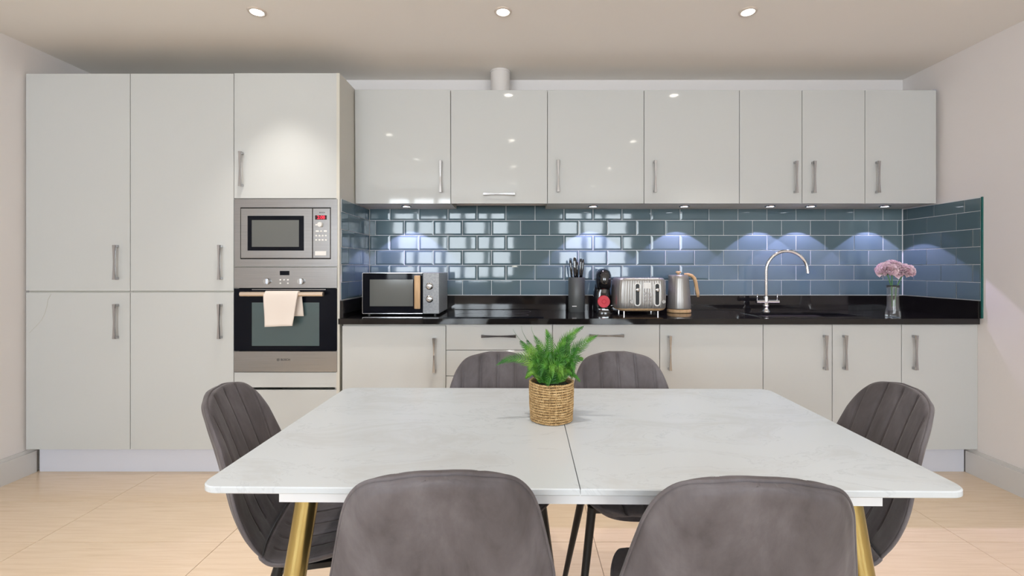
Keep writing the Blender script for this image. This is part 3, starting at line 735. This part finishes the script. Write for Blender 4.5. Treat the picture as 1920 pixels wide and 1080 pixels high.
ur = mesh_of(lathe(BM(), (0, 0, 0), [(.024, -.001), (.025, -.006), (.031, -.005), (.033, 0)], 28, False), 'ring', M['chrome'], True)
UL = [(762, 'above the counter microwave'), (1112, 'above the coffee machine'), (1283, 'above the kettle'), (1444, 'directly above the tap'), (1520, 'just right of the tap'), (1659, 'above the pink flowers')]
for p, w_ in UL:
    x = fx(p, 2.95)
    t = thing('undercabinet_light', 'small round cool light under the wall cabinets '+w_, 'light', (x, 2.95, ZW0+.002), group='lights under the wall cabinets')
    put('ring', ur, t, None, False); put('lens', um, t, None, False)
    l = bpy.data.lights.new('led_lamp', 'SPOT'); l.energy = 8; l.color = (.72, .60, 1); l.spot_size = R(93); l.spot_blend = .08; l.shadow_soft_size = .006
    o = bpy.data.objects.new('led_lamp', l); COL.objects.link(o); o.parent = t; o.location = (0, 0, -.008)

# ------------------------------------------------------------------ dining table
TR = Matrix.Translation((.124, 1.276, 0)) @ Matrix.Rotation(-.0135, 4, 'Z')
t = bpy.data.objects.new('dining_table', None); COL.objects.link(t); t.matrix_basis = TR
tag(t, 'extending white marble-look dining table with gold legs', 'table')
TW, TD, TZ = 1.528, .756, .750
def top_half(x0, x1, left):
    r = .035; n = 8; o = []
    def arc(cx_, cy_, a0):
        for k in range(n+1): a = a0+pi/2*k/n; o.append((cx_+r*cos(a), cy_+r*sin(a)))
    if left: o += [(x1, -TD/2), (x1, TD/2)]; arc(x0+r, TD/2-r, pi/2); arc(x0+r, -TD/2+r, pi)
    else: o += [(x0, TD/2), (x0, -TD/2)]; arc(x1-r, -TD/2+r, -pi/2); arc(x1-r, TD/2-r, 0)
    b = BM(); hs = [(0, TZ-.012), (1, TZ-.0135), (1, TZ-.002), (0, TZ)]; rings = []
    cxm = (x0+x1)/2
    for k, z in ((1, TZ-.014), (0, TZ-.012), (0, TZ-.002), (1, TZ)):
        s = .0018*k; rings.append([b.verts.new((x-(s if x > cxm else -s)*(1 if abs(x-(x1 if left else x0)) > .001 else .3), y-math.copysign(s, y), z)) for x, y in o])
    m = len(o)
    for p, q in zip(rings, rings[1:]):
        for i in range(m): b.faces.new((p[i], p[(i+1) % m], q[(i+1) % m], q[i]))
    b.faces.new(rings[0][::-1]); b.faces.new(rings[-1]); return b
obj('tabletop_panel', top_half(-TW/2, -.0006, True), M['marble'], t, local=True)
obj('tabletop_panel', top_half(.0006, TW/2, False), M['marble'], t, local=True)
M['apron'] = new_mat('white_lacquer', (.72, .73, .75), .3)
b = BM(); ax0, ax1, ay = -.614, .612, TD/2-.030; az0, az1 = .705, .7355
box(b, ax0, ax1, -ay, -ay+.018, az0, az1); box(b, ax0, ax1, ay-.018, ay, az0, az1)
box(b, ax0, ax0+.018, -ay+.018, ay-.018, az0, az1); box(b, ax1-.018, ax1, -ay+.018, ay-.018, az0, az1)
obj('apron', b, M['apron'], t, local=True)
b = BM()
for s in (-.52, 0, .52): box(b, s-.02, s+.02, -ay+.018, ay-.018, az0+.006, az1)
obj('cross_rail', b, M['leg'], t, local=True)
for sx in (-1, 1):
    for sy in (-1, 1):
        lg = cyl(BM(), (sx*.575, sy*(ay-.045), az0), (sx*.675, sy*(ay-.010), .004), .0235, .0215, 32)
        o = obj('leg', lg, M['gold'], t, local=True, angle=40); o['label'] = 'round splayed gold leg'
        obj('foot_pad', cyl(BM(), (sx*.675, sy*(ay-.010), 0), (sx*.675, sy*(ay-.010), .006), .016, n=16), M['leg'], o, local=True)
        obj('mounting_plate', bx(sx*.575-.03, sx*.575+.03, sy*(ay-.045)-.03, sy*(ay-.045)+.026, az0-.003, az0), M['leg'], o, local=True)

# ------------------------------------------------------------------ chairs
def cat(pts, t):
    """Catmull-Rom through pts, t in 0..len-1"""
    i = min(int(t), len(pts)-2); f = t-i
    p = [Vector(pts[max(0, min(len(pts)-1, k))]) for k in (i-1, i, i+1, i+2)]
    return .5*((2*p[1])+(-p[0]+p[2])*f+(2*p[0]-5*p[1]+4*p[2]-p[3])*f*f+(-p[0]+3*p[1]-3*p[2]+p[3])*f**3)
# centre line of the cushion's face: (y, z, half width); the chair faces +y
BACK = [(-.094, .492, .196), (-.112, .525, .203), (-.130, .565, .206), (-.147, .61, .203), (-.163, .66, .192), (-.180, .71, .180), (-.198, .76, .167), (-.213, .800, .152), (-.226, .832, .130), (-.233, .849, .104), (-.2385, .860, .066), (-.240, .865, .020)]
SEAT = [(.192, .462, .015), (.191, .468, .075), (.186, .474, .120), (.170, .478, .155), (.140, .479, .178), (.09, .475, .193), (.03, .468, .199), (-.03, .464, .200), (-.066, .468, .197), (-.084, .479, .196), (-.092, .489, .196)]
LN = (-.72, -.36, 0, .36, .72)
def shell(pts, lines, thick, dens, creases=True, inner_ratio=1.0):
    b = BM(); nu = 84; nt = (len(pts)-1)*dens
    us = [-cos(pi*k/nu) for k in range(nu+1)]
    us = [.55*u+.45*(-1+2*k/nu) for k, u in enumerate(us)]
    fr, bk, edge = [], [], []; seams = {(l, s_): [] for l in LN for s_ in (-1, 1)}
    for i in range(nt+1):
        t_ = i/dens; p = cat(pts, t_); q = cat(pts, min(len(pts)-1, t_+.05)); r = cat(pts, max(0, t_-.05))
        tg = Vector((0, q.x-r.x, q.y-r.y)).normalized(); nrm = Vector((1, 0, 0)).cross(tg)
        if pts is SEAT and nrm.z < 0: nrm = -nrm
        if pts is BACK and nrm.y < 0: nrm = -nrm
        hw = max(p.z, .002); rowf, rowb = [], []; fade = min(1, (1-i/nt)*4.5)**2*min(1, i/nt*7)**2
        e0 = min(1, i/nt*7) ; e1 = min(1, (1-i/nt)*7)
        for u in us:
            lift = .030*abs(u)**2.6*min(1, hw/.17)**2
            pil = (max(0, 1-abs(u)**6))**.5
            grv = sum(math.exp(-((u*hw-l*.182)/.0056)**2) for l in LN) if creases else 0
            endf = math.sqrt(max(0, 1-(1-e0)**2))*math.sqrt(max(0, 1-(1-e1)**2))
            mid = Vector((u*hw, p.x, p.y))+nrm*(lift-.016)
            rowf.append(b.verts.new(mid+nrm*(.016*pil*(.45+.55*endf)-.0080*grv*fade*max(0, 1-abs(u)**8))))
            rimg = math.exp(-((math.sqrt(u*u+max(0, 1-e1*1.9)**2)-.90)/.05)**2)
            grb = sum(math.exp(-((u*hw-l*.19)/.009)**2) for l in (-.62, -.22, .22, .62)) if pts is BACK else 0
            rowb.append(b.verts.new(mid-nrm*(thick*pil*(.5+.5*endf)-.0008*grb*fade-.003*rimg)))
        fr.append(rowf); bk.append(rowb)
        for (l, s_), lst in seams.items():
            x = l*.182+s_*.0042; u = x/hw
            if abs(u) < .93 and fade > .25:
                lift = .030*abs(u)**2.6*min(1, hw/.17)**2; pil = (max(0, 1-abs(u)**6))**.5; endf = math.sqrt(max(0, 1-(1-e0)**2))*math.sqrt(max(0, 1-(1-e1)**2))
                lst.append(Vector((x, p.x, p.y))+nrm*(lift-.016+.016*pil*(.45+.55*endf)-.0080*math.exp(-(.0042/.0056)**2)*fade*max(0, 1-abs(u)**8)))
        edge.append((Vector((us[0]*hw, p.x, p.y))+nrm*(.030*min(1, hw/.17)**2-.016), Vector((us[-1]*hw, p.x, p.y))+nrm*(.030*min(1, hw/.17)**2-.016)))
    for g, fl_ in ((fr, False), (bk, True)):
        for i in range(nt):
            for j in range(nu):
                f_ = (g[i][j], g[i][j+1], g[i+1][j+1], g[i+1][j]); b.faces.new(f_ if not fl_ else f_[::-1])
    for i in range(nt):
        for j in (0, nu): b.faces.new((fr[i][j], fr[i+1][j], bk[i+1][j], bk[i][j]))
    for i in (0, nt):
        for j in range(nu): b.faces.new((fr[i][j], fr[i][j+1], bk[i][j+1], bk[i][j]))
    bmesh.ops.remove_doubles(b, verts=b.verts[:], dist=.0002)
    sm = BM()
    for lst in seams.values():
        if len(lst) > 3: tube(sm, lst, .0007, 4)
    SEAMS.append(sm)
    return b, edge
def rim(edge):
    pts = [e[0] for e in edge]+[e[1] for e in edge][::-1]
    out = [pts[0]]
    for p in pts[1:]:
        if (p-out[-1]).length > .004: out.append(p)
    return tube(BM(), out, .0036, 8)
SEAMS = []
M['thread'] = new_mat('dark_thread', (.085, .072, .073), .8)
bb, be = shell(BACK, LN, .020, 4); sb, se = shell(SEAT, LN, .022, 4)
MB = mesh_of(bb, 'backrest', M['vel'], True); MS = mesh_of(sb, 'seat', M['vel'], True)
MBR = mesh_of(rim(be), 'piping', M['vel'], True); MSR = mesh_of(rim(list(reversed(se))), 'piping', M['vel'], True)
MT = [mesh_of(q, 'stitching', M['thread']) for q in SEAMS]
def chair(x, y, rz, label):
    t = thing('dining_chair', label, 'chair', (x, y, 0), rz, 'taupe velvet dining chairs')
    s = put('seat', MS, t, None, False); put('piping', MSR, s, None, False)
    k = put('backrest', MB, t, None, False); put('piping', MBR, k, None, False); put('stitching', MT[0], k, None, False); put('stitching', MT[1], s, None, False)
    for i, (sx, sy) in enumerate(((-1, 1), (1, 1), (-1, -1), (1, -1))):
        b = cyl(BM(), (sx*.150, .10*(1 if sy > 0 else -.55), .447), (sx*.212, .165 if sy > 0 else -.195, 0), .0140, .0090, 16)
        if (sx, sy) not in LEGS: LEGS[(sx, sy)] = mesh_of(b, 'leg', M['leg'], angle=40)
        else: b.free()
        put('leg', LEGS[(sx, sy)], t, None, False)
    put('seat_frame', FRM, t, None, False)
    return t
LEGS = {}
b = BM(); box(b, -.15, .15, .09, .11, .432, .447); box(b, -.15, .15, -.065, -.045, .425, .444)
box(b, -.16, -.14, -.065, .11, .432, .446); box(b, .14, .16, -.065, .11, .432, .446)
FRM = mesh_of(b, 'seat_frame', M['leg'])
chair(-.150, .731+.239, .08, 'velvet chair with its back to the viewer, left one on the near side')
chair(.397, .709+.239, -.09, 'velvet chair with its back to the viewer, right one on the near side')
chair(-.083, 1.745-.24, pi, 'taupe velvet chair at the far side of the table, left behind the fern')
chair(.373, 1.75-.24, pi, 'taupe velvet chair at the far side of the table, right behind the fern')
chair(-.814+.24, 1.292, -pi/2+.21, 'taupe velvet chair at the left end of the table')
chair(1.054-.24, 1.29, pi/2-.19, 'taupe velvet chair at the right end of the table')

# ------------------------------------------------------------------ fern in a woven basket
bx_, by_, bz = .0905, 1.316, TZ
t = thing('potted_fern', 'green artificial fern in a round woven seagrass basket on the table', 'plant', (bx_, by_, bz))
BH = .113
def brad(z): return .0575+.0035*(z/BH)+.0015*sin(z/BH*pi)
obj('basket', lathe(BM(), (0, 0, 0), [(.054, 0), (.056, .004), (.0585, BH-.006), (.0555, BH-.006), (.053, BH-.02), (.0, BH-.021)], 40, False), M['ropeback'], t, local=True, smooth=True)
b = BM(); rows = 16
for k in range(rows):
    z = .0038+k*(BH-.004)/(rows-1)*.965; r0 = brad(z)+.0005
    for st in range(2):
        pts = []
        n = 120
        for i in range(n):
            a = 2*pi*i/n; ph = a*30+st*pi+k*1.3
            pts.append(((r0+.0019*cos(ph))*cos(a), (r0+.0019*cos(ph))*sin(a), z+.0017*sin(ph)+.0006*sin(a*5+k)))
        tube(b, pts, .0020, 5, True)
obj('woven_coils', b, M['rope'], t, local=True, smooth=True, kind='stuff')
b = BM()
for k in range(22):
    a = 2*pi*k/22
    tube(b, [((brad(z)-.0005+.003*((j+k) % 2))*cos(a), (brad(z)-.0005+.003*((j+k) % 2))*sin(a), z) for j, z in enumerate([.002+BH*.97*q/13 for q in range(14)])], .0012, 5)
obj('basket_stakes', b, M['rope'], t, local=True, smooth=True, kind='stuff')
obj('moss', lathe(BM(), (0, 0, 0), [(.053, BH-.014), (.040, BH-.006), (.02, BH-.001), (.002, BH)], 24), M['soil'], t, local=True, smooth=True)
def frond(tip, ctrl, base, lmax, pairs, bare=0, seed=0):
    rnd = random.Random(seed); b = BM(); P0, P1, P2 = Vector(base), Vector(ctrl), Vector(tip)
    hook = Vector((rnd.uniform(-.012, .012) if bare < .1 else .05, 0, rnd.uniform(-.006, .004)))
    def pt(s): return P0*(1-s)**2+P1*2*s*(1-s)+P2*s*s+hook*(s**4-s**2)
    tube(b, [pt(k/16) for k in range(17)], [.0013*(1-k/20) for k in range(17)], 5)
    view = Vector((rnd.uniform(-.5, .5), -1, .35+rnd.uniform(-.3, .3))).normalized(); end = 1-bare
    for k in range(pairs):
        s = (.03+.97*k/(pairs-1))*end; p = pt(s); tg = (pt(min(1, s+.02))-pt(max(0, s-.02))).normalized()
        side = tg.cross(view); side = side.normalized() if side.length > .1 else Vector((1, 0, 0))
        up = side.cross(tg).normalized()
        if up.y > 0: up = -up
        q = s/end; L_ = lmax*min(1, .35+q*2.4)*max(0, 1-q)**.75+.003
        for sg in (-1, 1):
            d = (side*sg+tg*(.35+.75*q)+up*rnd.uniform(-.2, .3)).normalized()
            ll = L_*rnd.uniform(.82, 1.12); wv = tg*.0030*(.7+.5*(1-q)); bend = tg*ll
            ps = [p, p+d*ll*.3+bend*.01, p+d*ll*.62+bend*.08+up*.001, p+d*ll*.88+bend*.22-up*.004, p+d*ll+bend*.42-up*.009]
            ws = [.5, 1.0, .85, .5]; rows_ = []
            for i in range(4): rows_.append([b.verts.new(ps[i]-wv*ws[i]), b.verts.new(ps[i]+up*.0010), b.verts.new(ps[i]+wv*ws[i])])
            for x_r, y_r in zip(rows_, rows_[1:]):
                b.faces.new((x_r[0], y_r[0], y_r[1], x_r[1])); b.faces.new((x_r[1], y_r[1], y_r[2], x_r[2]))
            e_ = b.verts.new(ps[4]); b.faces.new((rows_[3][0], e_, rows_[3][1])); b.faces.new((rows_[3][1], e_, rows_[3][2]))
    if bare < .1:                      # pointed blade that ends the frond
        t0, t1 = pt(.80), pt(1); sd = (t1-t0).cross(view).normalized()*.0042
        v = [b.verts.new(t0-sd*.5), b.verts.new(pt(.88)-sd), b.verts.new(t1+(t1-t0)*.25), b.verts.new(pt(.88)+sd), b.verts.new(t0+sd*.5)]
        b.faces.new(v)
    return b
def ftip(px, py, dy): D = by_+dy; return (fx(px, D)-bx_, dy, fz(py, D)-bz)
FR = [  # tip px, py, depth, control px, py, depth, leaflet length, pairs, bare tip
 ((934, 683, -.02), (985, 648, -.01), .034, 26, 0), ((962, 617, .02), (1000, 645, .0), .030, 26, .34), ((978, 611, .03), (1006, 645, .02), .028, 24, .34), ((997, 612, -.01), (1022, 640, -.01), .030, 24, .28),
 ((1024, 619, .01), (1038, 655, .0), .034, 26, 0), ((1092, 613, .02), (1042, 640, .0), .040, 30, 0), ((1118, 630, -.01), (1074, 652, .0), .040, 30, 0), ((1060, 634, -.02), (1046, 665, -.02), .036, 26, 0),
 ((1084, 652, -.04), (1062, 664, -.03), .036, 24, 0), ((1092, 672, .03), (1070, 668, .02), .034, 22, 0), ((985, 648, .03), (1005, 665, .02), .030, 22, 0), ((1008, 648, .04), (1020, 670, .02), .034, 22, 0),
 ((992, 694, -.055), (1004, 656, -.045), .030, 22, 0), ((1014, 706, -.06), (1016, 655, -.055), .030, 22, 0), ((1036, 708, -.062), (1034, 655, -.06), .030, 22, 0), ((1056, 705, -.058), (1050, 655, -.055), .030, 22, 0), ((1076, 698, -.045), (1070, 655, -.04), .030, 22, 0),
 ((1030, 662, -.03), (1028, 675, -.03), .034, 22, 0), ((998, 668, -.01), (1010, 666, .0), .032, 22, 0), ((1040, 668, .06), (1036, 665, .05), .030, 20, 0), ((1064, 645, .05), (1052, 660, .04), .036, 24, 0),
 ((1044, 670, -.045), (1040, 660, -.03), .032, 20, 0), ((1010, 680, -.05), (1012, 655, -.03), .032, 20, 0), ((1066, 678, -.05), (1060, 655, -.03), .032, 20, 0), ((1072, 626, .03), (1050, 650, .02), .036, 26, 0)]
for i, (tp, ct, lm_, pr, br) in enumerate(FR):
    a = i*2.4; base = (.030*cos(a), .028*sin(a), BH-.010)
    obj('frond', frond(ftip(*tp), ftip(*ct), base, lm_, pr, br, seed=i), M['fern'], t, local=True)
for k in range(13):                     # short fronds hanging over the rim
    a = 2*pi*k/13+.2; q = .85+.25*((k*7) % 5)/4; c_, s_ = cos(a), sin(a)
    obj('frond', frond((.074*q*c_, .070*q*s_, BH+.004+.012*(k % 3)), (.050*c_, .050*s_, BH+.050), (.022*c_, .022*s_, BH-.010), .022, 18, 0, seed=50+k), M['fern'], t, local=True)
